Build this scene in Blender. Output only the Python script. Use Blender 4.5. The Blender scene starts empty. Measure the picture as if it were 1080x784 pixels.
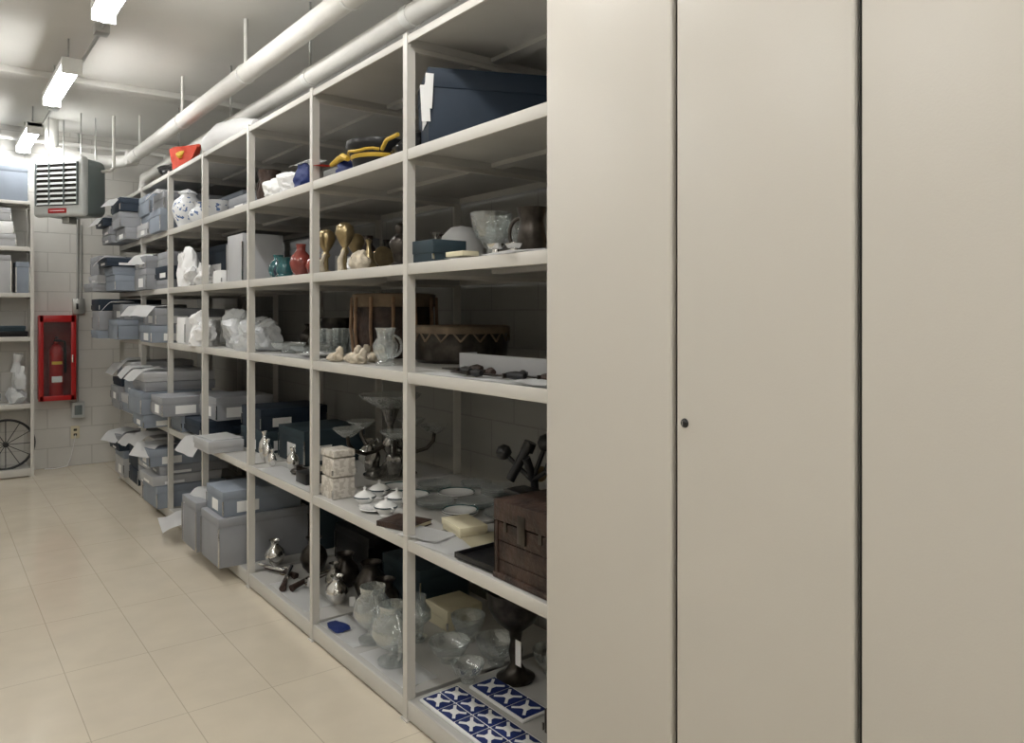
import bpy, bmesh, math, random
from mathutils import Vector, Matrix, noise
random.seed(7)
R=math.radians

# ------------------------------------------------------------ materials
def newmat(name):
    m=bpy.data.materials.new(name); m.use_nodes=True
    nt=m.node_tree; b=nt.nodes['Principled BSDF']
    return m,nt,b
def mat(name,col,rough=.5,metal=0,var=.08,scale=6,bump=0,bscale=40,trans=0,alpha=1,ior=1.45,emit=0,coat=0):
    m,nt,b=newmat(name)
    tc=nt.nodes.new('ShaderNodeTexCoord')
    n=nt.nodes.new('ShaderNodeTexNoise'); n.inputs['Scale'].default_value=scale; n.inputs['Detail'].default_value=4
    nt.links.new(tc.outputs['Object'],n.inputs['Vector'])
    r=nt.nodes.new('ShaderNodeValToRGB')
    a=[max(0,c*(1-var)) for c in col]; c2=[min(1,c*(1+var)) for c in col]
    r.color_ramp.elements[0].position=.3; r.color_ramp.elements[1].position=.7
    r.color_ramp.elements[0].color=(*a,1); r.color_ramp.elements[1].color=(*c2,1)
    nt.links.new(n.outputs['Fac'],r.inputs['Fac']); nt.links.new(r.outputs['Color'],b.inputs['Base Color'])
    b.inputs['Roughness'].default_value=rough; b.inputs['Metallic'].default_value=metal
    b.inputs['Transmission Weight'].default_value=trans; b.inputs['Alpha'].default_value=alpha
    b.inputs['IOR'].default_value=ior; b.inputs['Coat Weight'].default_value=coat
    if emit:
        b.inputs['Emission Color'].default_value=(1,.99,.97,1); b.inputs['Emission Strength'].default_value=emit
    if bump:
        n2=nt.nodes.new('ShaderNodeTexNoise'); n2.inputs['Scale'].default_value=bscale; n2.inputs['Detail'].default_value=3
        nt.links.new(tc.outputs['Object'],n2.inputs['Vector'])
        bp=nt.nodes.new('ShaderNodeBump'); bp.inputs['Strength'].default_value=bump; bp.inputs['Distance'].default_value=.01
        nt.links.new(n2.outputs['Fac'],bp.inputs['Height']); nt.links.new(bp.outputs['Normal'],b.inputs['Normal'])
    return m
def thinglass(name,base=.12,edge=.75,tint=(.95,.97,.97),bump=0,bscale=60):
    # thin clear glass: transparent body, glossy reflections rising toward the silhouette
    m,nt,b=newmat(name); nt.nodes.remove(b)
    out=nt.nodes['Material Output']
    lw=nt.nodes.new('ShaderNodeLayerWeight'); lw.inputs['Blend'].default_value=.35
    mr=nt.nodes.new('ShaderNodeMapRange'); mr.inputs[3].default_value=base; mr.inputs[4].default_value=edge
    nt.links.new(lw.outputs['Facing'],mr.inputs[0])
    tr=nt.nodes.new('ShaderNodeBsdfTransparent'); tr.inputs[0].default_value=(*tint,1)
    gl=nt.nodes.new('ShaderNodeBsdfGlossy'); gl.inputs[0].default_value=(.92,.94,.94,1); gl.inputs['Roughness'].default_value=.06
    df=nt.nodes.new('ShaderNodeBsdfDiffuse'); df.inputs[0].default_value=(.78,.80,.80,1)
    m1=nt.nodes.new('ShaderNodeMixShader'); m1.inputs[0].default_value=.25
    nt.links.new(gl.outputs[0],m1.inputs[1]); nt.links.new(df.outputs[0],m1.inputs[2])
    mx=nt.nodes.new('ShaderNodeMixShader')
    nt.links.new(mr.outputs[0],mx.inputs[0]); nt.links.new(tr.outputs[0],mx.inputs[1]); nt.links.new(m1.outputs[0],mx.inputs[2])
    nt.links.new(mx.outputs[0],out.inputs[0])
    if bump:
        tc=nt.nodes.new('ShaderNodeTexCoord'); n2=nt.nodes.new('ShaderNodeTexVoronoi'); n2.inputs['Scale'].default_value=bscale
        nt.links.new(tc.outputs['Object'],n2.inputs['Vector'])
        bp=nt.nodes.new('ShaderNodeBump'); bp.inputs['Strength'].default_value=bump; bp.inputs['Distance'].default_value=.01
        nt.links.new(n2.outputs['Distance'],bp.inputs['Height'])
        nt.links.new(bp.outputs['Normal'],gl.inputs['Normal']); nt.links.new(bp.outputs['Normal'],lw.inputs['Normal'])
    return m

def brickmat(name,c1,c2,mortar,bw,rh,ms,offset,axis,rough,bump,noisecol=.1,nscale=3,loc=(0,0,0),spec=.5):
    m,nt,b=newmat(name)
    tc=nt.nodes.new('ShaderNodeTexCoord'); sep=nt.nodes.new('ShaderNodeSeparateXYZ'); com=nt.nodes.new('ShaderNodeCombineXYZ')
    nt.links.new(tc.outputs['Object'],sep.inputs[0])
    nt.links.new(sep.outputs[axis[0]],com.inputs[0]); nt.links.new(sep.outputs[axis[1]],com.inputs[1])
    mp=nt.nodes.new('ShaderNodeMapping'); mp.inputs['Location'].default_value=loc
    nt.links.new(com.outputs[0],mp.inputs['Vector'])
    br=nt.nodes.new('ShaderNodeTexBrick'); br.offset=offset; br.inputs['Scale'].default_value=1
    br.inputs['Brick Width'].default_value=bw; br.inputs['Row Height'].default_value=rh
    br.inputs['Mortar Size'].default_value=ms; br.inputs['Mortar Smooth'].default_value=.3
    br.inputs['Color1'].default_value=(*c1,1); br.inputs['Color2'].default_value=(*c2,1); br.inputs['Mortar'].default_value=(*mortar,1)
    nt.links.new(mp.outputs[0],br.inputs['Vector'])
    n=nt.nodes.new('ShaderNodeTexNoise'); n.inputs['Scale'].default_value=nscale; n.inputs['Detail'].default_value=6
    nt.links.new(tc.outputs['Object'],n.inputs['Vector'])
    mr=nt.nodes.new('ShaderNodeMapRange'); mr.inputs[1].default_value=.3; mr.inputs[2].default_value=.7
    mr.inputs[3].default_value=1-noisecol; mr.inputs[4].default_value=1+noisecol*.3
    nt.links.new(n.outputs['Fac'],mr.inputs[0])
    mx=nt.nodes.new('ShaderNodeVectorMath'); mx.operation='SCALE'
    nt.links.new(br.outputs['Color'],mx.inputs[0]); nt.links.new(mr.outputs[0],mx.inputs['Scale'])
    nt.links.new(mx.outputs[0],b.inputs['Base Color'])
    b.inputs['Roughness'].default_value=rough
    bp=nt.nodes.new('ShaderNodeBump'); bp.inputs['Strength'].default_value=bump; bp.inputs['Distance'].default_value=.006; bp.invert=True
    nt.links.new(br.outputs['Fac'],bp.inputs['Height']); nt.links.new(bp.outputs['Normal'],b.inputs['Normal'])
    return m

M={}
M['floor']=brickmat('vinyl_floor_tile',(.70,.625,.50),(.69,.615,.49),(.52,.455,.355),.34,.68,.0025,0,(0,1),.13,.04,.06,5,(.19,.2,0))
M['floor'].node_tree.nodes['Principled BSDF'].inputs['Coat Weight'].default_value=.25
M['floor'].node_tree.nodes['Principled BSDF'].inputs['Coat Roughness'].default_value=.12
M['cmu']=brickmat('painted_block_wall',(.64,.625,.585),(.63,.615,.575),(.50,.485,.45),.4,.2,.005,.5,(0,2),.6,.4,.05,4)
M['cmu_y']=brickmat('shaded_block_side_wall',(.33,.325,.305),(.325,.32,.30),(.26,.255,.24),.4,.2,.005,.5,(1,2),.6,.4,.05,4)  # block wall colour darkened to carry the shade behind the shelving
M['ceiling']=mat('painted_ceiling',(.68,.67,.635),.8,var=.03,scale=2,bump=.12,bscale=25)
M['shelf']=mat('beige_shelf_enamel',(.59,.57,.525),.4,var=.03,scale=3)
M['shelfin']=mat('shaded_shelf_pan',(.50,.49,.465),.5,var=.05,scale=5)  # pan colour lowered to deepen the shade inside the bays
M['cab']=mat('beige_cabinet_enamel',(.585,.555,.50),.32,var=.015,scale=1.5,bump=.04,bscale=200)
M['gap']=mat('painted_recess_shade',(.03,.028,.025),.8)  # near-black colour stands in for shade in gaps and behind louvres
M['pipe']=mat('white_pipe_wrap',(.74,.73,.69),.6,var=.05,bump=.2,bscale=30)
M['conduit']=mat('galvanised_steel',(.42,.42,.40),.35,metal=.7)
M['fixt']=mat('fixture_enamel',(.78,.78,.75),.4)
M['emit']=mat('lamp_diffuser',(.9,.9,.88),.5,emit=40)
M['emit_fill']=mat('added_fill_diffuser',(.9,.9,.88),.5,emit=31)  # glow of the added lamp row that stays out of view
M['grey']=mat('grey_archival_board',(.30,.31,.33),.75,var=.06)
M['lgrey']=mat('light_grey_board',(.46,.465,.475),.75,var=.05)
M['bgrey']=mat('blue_grey_board',(.25,.285,.335),.75,var=.06)
M['dblue']=mat('navy_board',(.014,.026,.045),.6,var=.12)
M['teal']=mat('dark_teal_board',(.025,.045,.058),.6,var=.12)
M['white']=mat('white_paper',(.84,.84,.83),.7,var=.02)
M['cream']=mat('cream_card',(.68,.62,.44),.7,var=.04)
M['black']=mat('black_enamel',(.012,.012,.013),.3,var=.2)
M['dark']=mat('dark_bronze',(.06,.052,.045),.28,metal=.8,var=.5,scale=20)
M['plate']=mat('tarnished_silver_plate',(.28,.27,.25),.22,metal=.9,var=.5,scale=25)
M['wood']=mat('aged_walnut',(.038,.021,.015),.5,var=.6,scale=16,bump=.6,bscale=45)
M['lwood']=mat('oak_wood',(.28,.17,.10),.5,var=.35,scale=14)
M['skin']=mat('drum_hide',(.18,.13,.085),.7,var=.3,scale=12)
M['brass']=mat('tarnished_brass',(.38,.30,.17),.28,metal=.9,var=.3,scale=18)
M['silver']=mat('polished_silver',(.80,.79,.77),.14,metal=1,var=.12,scale=15)
M['glass']=thinglass('clear_glass',.08,.8)
M['bowlglass']=thinglass('pressed_glass',.16,.85,bump=.22)
M['china']=mat('white_china',(.82,.82,.80),.15,var=.02,coat=.5)
M['bone']=mat('bone_cream',(.58,.51,.40),.5,var=.25,scale=30)
M['plastic']=mat('poly_film',(.80,.82,.83),.18,trans=.1,var=.03,bump=.5,bscale=25,alpha=.65)
M['whitecloth']=mat('tissue_cloth',(.83,.83,.83),.7,var=.02,bump=.3,bscale=20)
M['red']=mat('red_enamel',(.40,.014,.014),.3,var=.05)
M['dred']=mat('red_cabinet_back',(.20,.01,.01),.5,var=.05)
M['redf']=mat('red_orange_felt',(.5,.05,.02),.8,var=.15)
M['blue']=mat('royal_blue_cloth',(.010,.025,.13),.6,var=.2)
M['yellow']=mat('gold_braid',(.66,.43,.05),.5,var=.2)
M['tealg']=mat('teal_glaze',(.02,.10,.11),.12,var=.35,scale=25,coat=.6)
M['redg']=mat('red_glaze',(.22,.045,.035),.15,var=.3,scale=20,coat=.6)
M['heater']=mat('heater_grey_enamel',(.52,.54,.53),.35,var=.05)
M['heaterside']=mat('heater_side_enamel',(.16,.19,.19),.3,var=.06)
M['clearpane']=thinglass('cabinet_glass_pane',.04,.3)

def patmat(name,ca,cb,scale,rough=.6,th=.5):
    m,nt,b=newmat(name)
    tc=nt.nodes.new('ShaderNodeTexCoord')
    t=nt.nodes.new('ShaderNodeTexNoise'); t.inputs['Scale'].default_value=scale; out=t.outputs['Fac']
    nt.links.new(tc.outputs['Object'],t.inputs['Vector'])
    r=nt.nodes.new('ShaderNodeValToRGB'); r.color_ramp.interpolation='CONSTANT'
    r.color_ramp.elements[0].color=(*ca,1); r.color_ramp.elements[1].position=th; r.color_ramp.elements[1].color=(*cb,1)
    nt.links.new(out,r.inputs['Fac']); nt.links.new(r.outputs['Color'],b.inputs['Base Color'])
    b.inputs['Roughness'].default_value=rough
    return m
M['bluewhite']=patmat('blue_white_transfer',(.12,.18,.34),(.74,.75,.76),30,.15,.40)
M['parch']=patmat('parchment_marbling',(.50,.46,.40),(.66,.62,.56),45,.7,.48)

# ------------------------------------------------------------ builder
class B:
    def __init__(s,name):
        s.name=name; s.bm=bmesh.new(); s.mats=[]
    def mi(s,m):
        if m not in s.mats: s.mats.append(m)
        return s.mats.index(m)
    def merge(s,t,m,M4=None):
        if M4 is not None: bmesh.ops.transform(t,matrix=M4,verts=t.verts)
        i=s.mi(m)
        for f in t.faces: f.material_index=i
        me=bpy.data.meshes.new('tmp'); t.to_mesh(me); t.free(); s.bm.from_mesh(me); bpy.data.meshes.remove(me)
        return s
    def box(s,x0,x1,y0,y1,z0,z1,m,bev=0,M4=None,seg=2):
        t=bmesh.new(); bmesh.ops.create_cube(t,size=1)
        bmesh.ops.transform(t,matrix=Matrix.Translation(((x0+x1)/2,(y0+y1)/2,(z0+z1)/2))@Matrix.Diagonal((abs(x1-x0),abs(y1-y0),abs(z1-z0),1)),verts=t.verts)
        if bev: bmesh.ops.bevel(t,geom=t.edges[:],offset=bev,segments=seg,profile=.5,affect='EDGES')
        return s.merge(t,m,M4)
    def lathe(s,c,prof,m,seg=28,M4=None,flute=0,nfl=12):
        t=bmesh.new(); rings=[]
        for r,z in prof:
            if r<1e-5: rings.append([t.verts.new((0,0,z))])
            else:
                rings.append([t.verts.new(((r*(1+flute*math.cos(nfl*2*math.pi*k/seg)))*math.cos(2*math.pi*k/seg),(r*(1+flute*math.cos(nfl*2*math.pi*k/seg)))*math.sin(2*math.pi*k/seg),z)) for k in range(seg)])
        for a,b in zip(rings,rings[1:]):
            for k in range(seg):
                k2=(k+1)%seg
                if len(a)==1 and len(b)==1: continue
                if len(a)==1: t.faces.new((a[0],b[k2],b[k]))
                elif len(b)==1: t.faces.new((a[k],a[k2],b[0]))
                else: t.faces.new((a[k],a[k2],b[k2],b[k]))
        bmesh.ops.recalc_face_normals(t,faces=t.faces)
        T=Matrix.Translation(c)
        return s.merge(t,m,T@M4 if M4 is not None else T)
    def tube(s,pts,r,m,seg=10,M4=None):
        t=bmesh.new(); pts=[Vector(p) for p in pts]; rings=[]
        n=len(pts); up=None
        rr=r if isinstance(r,(list,tuple)) else [r]*n
        for i,p in enumerate(pts):
            d=(pts[min(i+1,n-1)]-pts[max(i-1,0)]).normalized()
            if up is None:
                up=Vector((0,0,1)) if abs(d.z)<.9 else Vector((1,0,0))
            a=d.cross(up).normalized(); up=a.cross(d).normalized()
            rings.append([t.verts.new(p+(a*math.cos(2*math.pi*k/seg)+up*math.sin(2*math.pi*k/seg))*rr[i]) for k in range(seg)])
        for a,b in zip(rings,rings[1:]):
            for k in range(seg): t.faces.new((a[k],a[(k+1)%seg],b[(k+1)%seg],b[k]))
        t.faces.new(rings[0][::-1]); t.faces.new(rings[-1])
        bmesh.ops.recalc_face_normals(t,faces=t.faces)
        return s.merge(t,m,M4)
    def blob(s,c,size,m,seed=0,amp=.25,fr=2.2,sub=4,flat=True,M4=None,ridge=True):
        t=bmesh.new(); bmesh.ops.create_icosphere(t,subdivisions=sub,radius=1)
        o=Vector((seed*3.1,seed*1.7,seed*.9))
        for v in t.verts:
            n=noise.fractal(v.co*fr+o,.9,2.1,4)
            if ridge: n=1-2*abs(n)-.5
            f=1+amp*n
            p=v.co*f
            if flat: p.z=max(p.z,-.62)
            v.co=Vector((p.x*size[0]/2,p.y*size[1]/2,(p.z+.62)*size[2]/1.62))
        T=Matrix.Translation(c)
        return s.merge(t,m,T@M4 if M4 is not None else T)
    def crumple(s,c,size,m,seed=0,amp=.35,n=26):
        # creased film / tissue: radial shape cut by random plane folds
        rr=random.Random(seed); t=bmesh.new(); bmesh.ops.create_icosphere(t,subdivisions=4,radius=1)
        P=[(Vector((rr.gauss(0,1),rr.gauss(0,1),rr.gauss(0,1))).normalized(),rr.uniform(.55,1.15)) for _ in range(n)]
        for v in t.verts:
            d=v.co.normalized(); rad=1.35
            for nn,h in P:
                q=d.dot(nn)
                if q>.05: rad=min(rad,h/q)
            rad*=1+amp*.35*noise.noise(d*3.5+Vector((seed,0,0)))
            p=d*rad; p.z=max(p.z,-.5)
            v.co=Vector((p.x*size[0]/2,p.y*size[1]/2,(p.z+.5)*size[2]/1.55))
        return s.merge(t,m,Matrix.Translation(c))
    def sheet(s,c,w,d,m,rot=0,curl=.01,seed=0,th=.0015,droop=0,drx=0):
        t=bmesh.new(); nx,ny=14,14; g=[]
        for i in range(nx):
            row=[]
            for j in range(ny):
                x=(i/(nx-1)-.5)*w; y=(j/(ny-1)-.5)*d
                z=curl*(noise.noise(Vector((x*6+seed,y*6,seed)))+1)*.5
                if droop and x<drx:
                    q=(drx-x); z-=droop*q*q/(.05+q)
                    x+=q*.35
                row.append(t.verts.new((x,y,z)))
            g.append(row)
        for i in range(nx-1):
            for j in range(ny-1): t.faces.new((g[i][j],g[i+1][j],g[i+1][j+1],g[i][j+1]))
        r=bmesh.ops.solidify(t,geom=t.faces[:],thickness=-th)
        return s.merge(t,m,Matrix.Translation(c)@Matrix.Rotation(R(rot),4,'Z'))
    def done(s,ang=35,loc=None,rotz=0):
        bm=s.bm
        if len(bm.verts)==0: return None
        if loc is None:
            xs=[v.co.x for v in bm.verts]; ys=[v.co.y for v in bm.verts]; zs=[v.co.z for v in bm.verts]
            o=Vector(((min(xs)+max(xs))/2,(min(ys)+max(ys))/2,min(zs)))
            bmesh.ops.translate(bm,vec=-o,verts=bm.verts)
        else: o=Vector(loc)
        me=bpy.data.meshes.new(s.name); bm.to_mesh(me); bm.free()
        for m in s.mats: me.materials.append(M[m])
        me.shade_smooth(); me.set_sharp_from_angle(angle=R(ang))
        ob=bpy.data.objects.new(s.name,me); ob.location=o; ob.rotation_euler[2]=R(rotz)
        bpy.context.scene.collection.objects.link(ob)
        return ob

# ------------------------------------------------------------ room shell
ZC=3.45; YW=9.1; XR=2.46; XL=-2.2; YB=-2.9
def shell(name,x0,x1,y0,y1,z0,z1,m):
    b=B(name); b.box(x0,x1,y0,y1,z0,z1,m); return b.done(loc=(0,0,0))
shell('floor',XL-.1,XR+.1,YB-.1,YW+.1,-.1,0,'floor')
shell('ceiling',XL-.1,XR+.1,YB-.1,YW+.1,ZC,ZC+.1,'ceiling')
shell('wall_end',XL-.1,XR+.1,YW,YW+.1,0,ZC,'cmu')
shell('wall_back',XL-.1,XR+.1,YB-.1,YB,0,ZC,'cmu')
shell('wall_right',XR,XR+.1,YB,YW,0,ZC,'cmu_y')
shell('wall_left',XL-.1,XL,YB,YW,0,ZC,'cmu')
for n,(y0,y1) in enumerate([(6.9,7.1),(2.6,2.85)]):
    b=B('ceiling_beam'); b.box(XL,XR,y0,y1,ZC-.05,ZC,'ceiling',.005); b.done()

# ------------------------------------------------------------ shelving
L1,L2,L3,L4,L5,LT=.08,.704,1.353,1.775,2.22,2.66
LV=[L1,L2,L3,L4,L5,LT]
XF,XBK=1.488,2.34
PY=[1.755,2.629,3.543,4.458,5.373,6.288,7.203,8.118]
def shelving(name,x0,x1,ys,tr=None):
    b=B(name)
    for y in ys:
        for xf,sx in ((x0,1),(x1,-1)):
            b.box(xf-.002*sx if sx>0 else xf,xf+.003*sx if sx>0 else xf+.003,y-.016,y+.016,0,LT+.012,'shelf')
            b.box(min(xf,xf+.035*sx),max(xf,xf+.035*sx),y-.004,y+.004,0,LT+.01,'shelf')
            b.box(min(xf,xf+.035*sx),max(xf,xf+.035*sx),y-.016,y-.013,0,LT+.01,'shelf')
            b.box(min(xf,xf+.035*sx)-.01,max(xf,xf+.035*sx)+.01,y-.025,y+.025,0,.006,'shelf')
        for z in LV: b.box(x0+.03,x1-.03,y-.008,y+.008,z-.055,z-.012,'shelf')
    for ya,yb in zip(ys,ys[1:]):
        a,c=ya+.019,yb-.019
        for z in LV:
            b.box(x0+.004,x1-.004,a,c,z-.010,z,'shelfin')
            h=.042 if L1<z<LT else (.07 if z==L1 else .03)
            b.box(x0,x0+.010,a-.003,c+.003,z-h,z+.001,'shelf',.002)
            b.box(x1-.010,x1,a,c,z-h,z,'shelf')
            b.box(x0+.01,x1-.01,a,a+.004,z-.04,z-.008,'shelfin'); b.box(x0+.01,x1-.01,c-.004,c,z-.04,z-.008,'shelfin')
            xm=(x0+x1)/2
            b.box(xm-.03,xm+.03,a,c,z-.028,z-.01,'shelfin')
    if tr is not None:
        bmesh.ops.transform(b.bm,matrix=tr,verts=b.bm.verts)
    return b.done()
shelving('steel_shelving_row',XF,XBK,PY)
T=Matrix.Translation((.85,8.73,0))@Matrix.Rotation(R(90),4,'Z')
shelving('steel_shelving_unit',0,.33,[0.02,.93,1.84],T)

# ------------------------------------------------------------ cabinets
def cabinet(y0,y1,gap=.017,lock=True):
    b=B('storage_cabinet'); X=1.45; H=2.66
    b.box(X+.026,2.4,y0,y1,.0,H,'cab',.003)
    ym=(y0+y1)/2-.008
    b.box(X+.020,X+.028,ym-.02,ym+.02,.08,H-.03,'gap')
    for a,c in ((y0+.007,ym-gap/2),(ym+gap/2,y1)):
        b.box(X,X+.024,a,c,.075,H-.02,'cab',.0055,seg=4)
    if lock:
        yl=ym-.034
        Rm=Matrix.Rotation(R(-90),4,'Y')
        b.lathe((X,yl,1.32),[(0,.007),(.006,.007),(.010,.004),(.0115,0),(.0115,-.004)],'black',24,Rm)
        b.box(X-.009,X-.0065,yl-.0012,yl+.0012,1.314,1.326,'silver')
    return b.done()
cabinet(.785,1.727); cabinet(-.165,.777); cabinet(-1.115,-.173); cabinet(-2.06,-1.123)
b=B('painted_gap_shade_1'); b.box(1.462,1.474,.776,.786,.0,2.66,'gap'); b.done()  # dark strip standing in for the shade between two cabinets

# ------------------------------------------------------------ lights
def fixture(x,y,m):
    b=B('fluorescent_light_fixture'); z=3.20
    b.box(x-.06,x+.06,y-.52,y+.52,z+.035,z+.075,'fixt',.006)
    b.tube([(x,y-.5,z+.02),(x,y+.5,z+.02)],.05,m,14)
    for e in (-1,1): b.box(x-.062,x+.062,y+e*.52-.012*(e+1),y+e*.52+.012*(1-e),z-.03,z+.078,'fixt',.006)
    for e in (-.35,.35): b.tube([(x,y+e,z+.075),(x,y+e,ZC)],.006,'conduit')
    b.done()
for y in (8.5,6.34,4.19,2.03,-.12,-2.2): fixture(.78,y,'emit')
for y in (6.8,4.19,2.03,-.12,-2.2): fixture(-1.0,y,'emit_fill')  # added unseen row, put in to throw light deeper into the shelves
b=B('electrical_conduit'); 
b.tube([(.86,YB+.01,3.31),(.86,YW-.01,3.31)],.011,'conduit')
for y in (7.45,5.25,3.1,.95,-1.2): 
    b.box(.82,.90,y-.05,y+.05,3.285,3.345,'conduit',.004); b.tube([(.86,y,3.34),(.86,y,ZC)],.006,'conduit')
b.done()

# ------------------------------------------------------------ pipes
def elbow(c,r,p,q,n=8):
    c=Vector(c);p=Vector(p);q=Vector(q)
    return [c+p*r*(1-math.sin(t*math.pi/2/n))*1.0+q*r*(1-math.cos(t*math.pi/2/n)) for t in range(n+1)]
b=B('insulated_pipe')
b.tube([(1.62,YB+.01,3.10),(1.62,8.35,3.10)]+elbow((1.62,8.6,3.10),.25,(0,-1,0),(-1,0,0))+[(1.37,8.6,3.1),(1.0,8.6,3.14),(.98,8.6,3.2),(.98,8.6,ZC)],.058,'pipe',18)
for y in (-1,1.2,3.4,4.9,6.4,7.9):
    b.tube([(1.62,y-.008,3.10),(1.62,y+.008,3.10)],.064,'fixt',18); b.tube([(1.62,y,3.16),(1.62,y,ZC)],.012,'pipe')
b.box(1.56,1.68,8.2,8.3,3.035,3.165,'pipe',.02)
b.done()
b=B('insulated_pipe')
b.tube([(1.84,YB+.01,3.0),(1.84,8.75,3.0)],.052,'pipe',18)
b.tube([(1.84,8.7,3.0),(1.84,8.75,2.98),(1.84,8.78,2.9),(1.84,8.78,0)],.052,'pipe',18)
for y in (-1.2,1.0,3.2,4.4,5.9,7.4):
    b.tube([(1.84,y-.03,3.0),(1.84,y+.03,3.0)],.057,'fixt',18); b.tube([(1.84,y,3.05),(1.84,y,ZC)],.007,'conduit')
b.done()
b=B('sprinkler_pipe'); b.tube([(2.1,YB+.01,3.22),(2.1,YW-.03,3.22)],.03,'pipe',12)
b.tube([(2.1,8.95,3.3),(XL+.02,8.95,3.3)],.022,'pipe',12)
b.tube([(2.1,8.95,3.22),(2.1,8.95,3.3)],.03,'pipe')
b.done()

# ------------------------------------------------------------ unit heater
b=B('unit_heater')
w,d,h=.56,.33,.56
b.box(-w/2+.01,w/2-.01,-d/2+.03,d/2,0.01,h-.01,'heaterside',.07,seg=6)
b.box(-w/2,w/2,-d/2,-d/2+.08,.0,h,'heater',.035,seg=4)
b.box(-w/2+.055,w/2-.055,-d/2-.004,-d/2+.01,.10,h-.06,'gap')
for i in range(9):
    z=.12+i*.047
    b.box(-w/2+.055,w/2-.055,-.013,.013,-.002,.002,'heater',0,Matrix.Translation((0,-d/2-.008,z))@Matrix.Rotation(R(60),4,'X'))
for x in (-w/2+.055,-.08,.08,w/2-.055): b.box(x-.004,x+.004,-d/2-.022,-d/2,.1,h-.06,'heaterside')
b.box(-.10,.10,-d/2-.007,-d/2,.03,.075,'red',.003); b.box(-.08,.08,-d/2-.008,-d/2,.05,.056,'white')
for x in (-.18,.18):
    for yy in (-.08,.1): b.tube([(x,yy,h-.02),(x,yy,ZC-2.48)],.006,'conduit')
b.tube([(.27,.08,.45),(.36,.08,.45),(.4,.08,.48),(.4,.08,.60),(.4,.08,ZC-2.48)],.014,'pipe')
b.box(-.06,.02,-.05,.05,-.05,0.02,'conduit',.005)
o=b.done(loc=(1.11,8.34,2.48),rotz=-50)

# ------------------------------------------------------------ extinguisher cabinet + electrics on end wall
b=B('fire_extinguisher_cabinet')
x0,x1,z0,z1,y0=.91,1.22,.71,1.55,YW-.17
b.box(x0,x1,YW-.006,YW-.001,z0,z1,'dred')
for a in ((x0,x0+.012,y0,YW,z0,z1),(x1-.012,x1,y0,YW,z0,z1),(x0,x1,y0,YW,z0,z0+.012),(x0,x1,y0,YW,z1-.012,z1)): b.box(*a,'red')
for a in ((x0-.01,x0+.035,z0-.01,z1+.01),(x1-.035,x1+.01,z0-.01,z1+.01)): b.box(a[0],a[1],y0-.015,y0,a[2],a[3],'red',.003)
b.box(x0,x1,y0-.015,y0,z0-.01,z0+.04,'red',.003); b.box(x0,x1,y0-.015,y0,z1-.06,z1+.01,'red',.003)
b.box(x0+.03,x1-.03,y0-.008,y0-.005,z0+.03,z1-.05,'clearpane')
b.box(x1-.03,x1-.015,y0-.03,y0-.015,1.08,1.16,'silver',.003)
b.done()
b=B('fire_extinguisher'); c=(1.065,YW-.085,z0+.013)
b.lathe(c,[(0,0),(.06,0),(.066,.012),(.066,.46),(.06,.50),(.035,.535),(.02,.545),(.02,.57),(0,.57)],'red',24)
b.box(c[0]-.045,c[0]+.045,c[1]-.069,c[1]-.05,c[2]+.16,c[2]+.22,'white',.001); b.box(c[0]-.045,c[0]+.045,c[1]-.069,c[1]-.05,c[2]+.34,c[2]+.37,'yellow',.001)
b.box(c[0]-.02,c[0]+.02,c[1]-.06,c[1]+.02,c[2]+.57,c[2]+.59,'black',.003)
b.box(c[0]-.012,c[0]+.012,c[1]-.075,c[1]+.01,c[2]+.605,c[2]+.618,'black',.003,)
b.tube([(c[0]+.02,c[1],c[2]+.58),(c[0]+.075,c[1],c[2]+.57),(c[0]+.082,c[1],c[2]+.46),(c[0]+.08,c[1],c[2]+.25)],.012,'black')
b.done()
b=B('electrical_switch_box'); x=1.265
b.tube([(x,YW-.012,1.73),(x,YW-.012,2.75),(x+.01,YW-.012,2.85),(x+.01,YW-.012,ZC)],.011,'conduit')
b.tube([(x+.035,YW-.012,1.73),(x+.035,YW-.012,2.5)],.008,'conduit')
b.box(x-.05,x+.06,YW-.07,YW,1.57,1.73,'conduit',.005); b.box(x-.02,x+.0,YW-.082,YW-.07,1.62,1.68,'black',.002)
b.tube([(x,YW-.012,.66),(x,YW-.012,1.57)],.011,'conduit')
b.box(x-.06,x+.06,YW-.07,YW,.50,.66,'heater',.006); b.box(x-.035,x+.035,YW-.074,YW-.07,.53,.63,'heaterside',.003)
b.done()
b=B('electrical_outlet'); b.box(x-.06,x+.02,YW-.012,YW,.28,.41,'cream',.004); 
for dz in (.32,.37): b.box(x-.035,x-.005,YW-.014,YW-.011,dz-.012,dz+.012,'gap',.001)
b.tube([(x-.02,YW-.02,.32),(x-.03,YW-.05,.28),(x-.06,YW-.03,.1),(x-.1,YW-.06,.012),(x-.22,YW-.12,.01),(x-.3,YW-.08,.01)],.004,'white',8)
b.done()

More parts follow.
